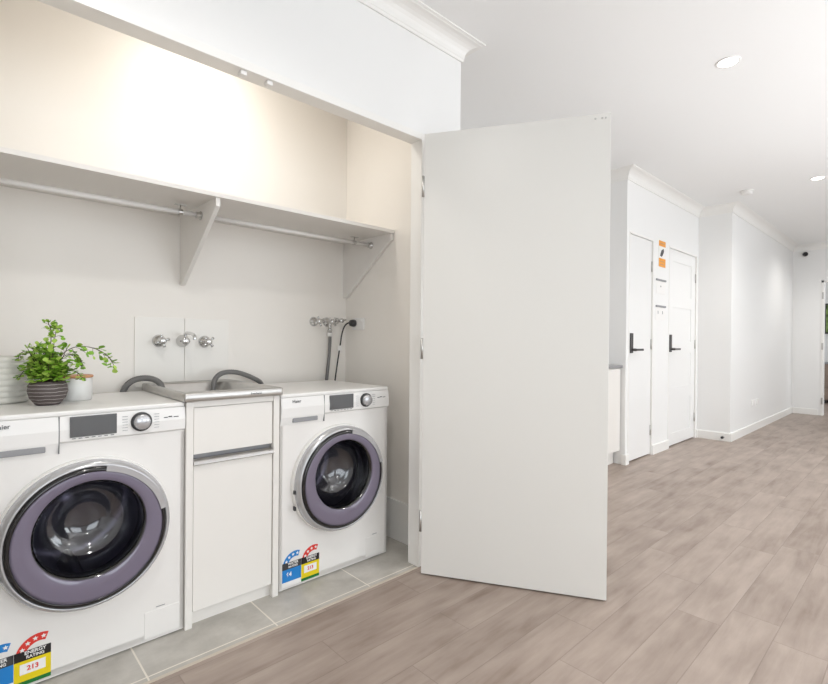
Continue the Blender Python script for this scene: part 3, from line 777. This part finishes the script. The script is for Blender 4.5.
# security camera on the end wall
cm = thing('security_camera', 'small black dome camera high on the end wall', 'camera', (FX, 1.385, 2.475))
b = B(); lathe(b, [(0, 0), (.052, 0), (.052, -.014), (.040, -.026), (0, -.026)], 28, 'x'); obj('mount', b, M['plastic'], cm)
b = B(); bmesh.ops.create_uvsphere(b, u_segments=24, v_segments=16, radius=.036, matrix=Matrix.Translation((-.045, 0, -.006))); obj('dome', b, M['black'], cm, True)
b = B(); lathe(b, [(.016, -.07), (.018, -.086), (.013, -.086), (.011, -.08), (0, -.08)], 20, 'x', (0, 0, -.006)); obj('lens_barrel', b, M['dark'], cm)
# smoke alarm
sa = thing('smoke_alarm', 'round white smoke alarm on the hall ceiling before the wall corner', 'smoke alarm', (5.79, 1.307, CZ))
b = B(); lathe(b, [(0, 0), (.062, 0), (.062, -.010), (.055, -.012), (0, -.012)], 36); obj('base_ring', b, M['plastic'], sa)
b = B(); lathe(b, [(.050, -.012), (.052, -.026), (.040, -.036), (0, -.038)], 36); obj('alarm_cover', b, M['recess'] if 0 else M['plastic'], sa)
# downlights
proto = None
spots = [(3.058, .784, 'recessed round ceiling light nearest, above and right of the open door'), (5.793, .753, 'recessed round ceiling light further along the hall at the right edge'),
         (.40, .78, None), (8.5, .76, None), (.40, -1.4, None), (3.06, -1.4, None), (5.80, -1.4, None)]
for x, y, l in spots:
    if proto is None:
        t = thing('downlight', l, 'ceiling light', (x, y, CZ), 0, 'recessed ceiling lights')
        b = B(); lathe(b, [(.046, 0), (.060, 0), (.060, -.003), (.054, -.006), (.046, -.004), (.046, 0)], 36); obj('trim_ring', b, M['plastic'], t)
        b = B(); lathe(b, [(.046, -.002), (.025, -.006), (0, -.007)], 36); obj('lens', b, M['lens'], t)
        proto = t
    elif l:
        t = copy_tree(proto); t.location = (x, y, CZ); t['label'] = l
    L = bpy.data.lights.new('downlight_lamp', 'SPOT'); L.energy = 34; L.spot_size = math.radians(150); L.spot_blend = .8; L.shadow_soft_size = .05; L.color = (1, .985, .955)
    o = bpy.data.objects.new('downlight_lamp', L); COL.objects.link(o); o.location = (x, y, CZ-.03)
# laundry ceiling lamp (hidden above the opening head)
ol = thing('oyster_light', 'round ceiling light inside the laundry niche above the shelf', 'ceiling light', (.85, 2.12, CZ))
b = B(); lathe(b, [(0, 0), (.12, 0), (.12, -.02), (.10, -.045), (0, -.06)], 40); obj('diffuser', b, mat('oyster_diffuser', (255, 250, 238), .5, emit=(255, 247, 233), estr=3), ol)
L = bpy.data.lights.new('oyster_lamp', 'AREA'); L.shape = 'DISK'; L.size = .22; L.energy = 5; L.color = (1, .97, .92)
o = bpy.data.objects.new('oyster_lamp', L); COL.objects.link(o); o.location = (.85, 2.12, CZ-.065)

# ------------------------------------------------------------------ far room
cd = thing('chest_of_drawers', 'taupe timber chest of drawers seen through the far doorway', 'chest of drawers', (11.85, .84, 0))
bx('carcass', M['taupe'], cd, -.25, .25, -.6, .6, .06, .72)
bx('top', M['bench'], cd, -.26, .26, -.61, .61, .72, .745, bev=.002)
for k in range(3): bx('drawer', M['taupe'], cd, -.268, -.25, -.595, .595, .08+k*.213, .28+k*.213, bev=.003)
for x in (-.2, .2):
    for y in (-.55, .55): bx('leg', M['dark'], cd, x-.02, x+.02, y-.02, y+.02, 0, .06)
pt = thing('framed_picture', 'dark framed leafy green picture on the far room wall', 'picture', (12.2, 1.02, 1.57))
bx('frame', M['dark'], pt, -.025, 0, -.45, .45, -.29, .29, bev=.003); bx('print', M['print'], pt, -.028, -.025, -.42, .42, -.26, .26)

# ------------------------------------------------------------------ sky and added fill lamps
W = bpy.data.worlds.new('sky'); S.world = W; W.use_nodes = True
W.node_tree.nodes['Background'].inputs[0].default_value = (.86, .93, 1, 1); W.node_tree.nodes['Background'].inputs[1].default_value = 1.3
def area(name, loc, rot, sx, sy, e, col=(.89, .945, 1)):
    L = bpy.data.lights.new(name, 'AREA'); L.shape = 'RECTANGLE'; L.size = sx; L.size_y = sy; L.energy = e; L.color = col
    o = bpy.data.objects.new(name, L); COL.objects.link(o); o.location = loc; o.rotation_euler = rot; return o
for a, c in added_wins:
    area('window_daylight', ((a+c)/2, YR+.40, 1.35), (-PI/2-math.radians(22), 0, PI), c-a-.1, 1.9, 34 if a < 4 else 55)  # added area lamps just inside the invented windows, as room fill
area('far_room_daylight', (10.9, -2.6, 1.4), (-PI/2, 0, PI), 1.6, 1.8, 60)  # added lamp to brighten the far room, no source modelled

L = bpy.data.lights.new('uplighter', 'SPOT'); L.energy = 125; L.spot_size = math.radians(124); L.spot_blend = .45; L.shadow_soft_size = .12; L.color = (.97, .98, 1)  # added upward spot out of view to brighten the ceiling, no fixture
o = bpy.data.objects.new('uplighter', L); COL.objects.link(o); o.location = (3.3, -1.1, .5); o.rotation_euler = (PI, 0, 0)

# ------------------------------------------------------------------ camera
cam = bpy.data.cameras.new('camera'); co = bpy.data.objects.new('camera', cam); COL.objects.link(co)
cam.sensor_width = 36; cam.lens = 488.4765/828*36; cam.clip_start = .02
yaw, pitch, roll = math.radians(46.872), math.radians(-.1827), math.radians(.4893)
co.location = (0, 0, H)
co.rotation_euler = (Matrix.Rotation(yaw-PI/2, 3, 'Z') @ Matrix.Rotation(PI/2+pitch, 3, 'X') @ Matrix.Rotation(roll, 3, 'Z')).to_euler()
S.camera = co
S.view_settings.view_transform = 'Standard'; S.view_settings.look = 'None'; S.view_settings.gamma = 1; S.view_settings.use_curve_mapping = False
S.view_settings.exposure = -0.05
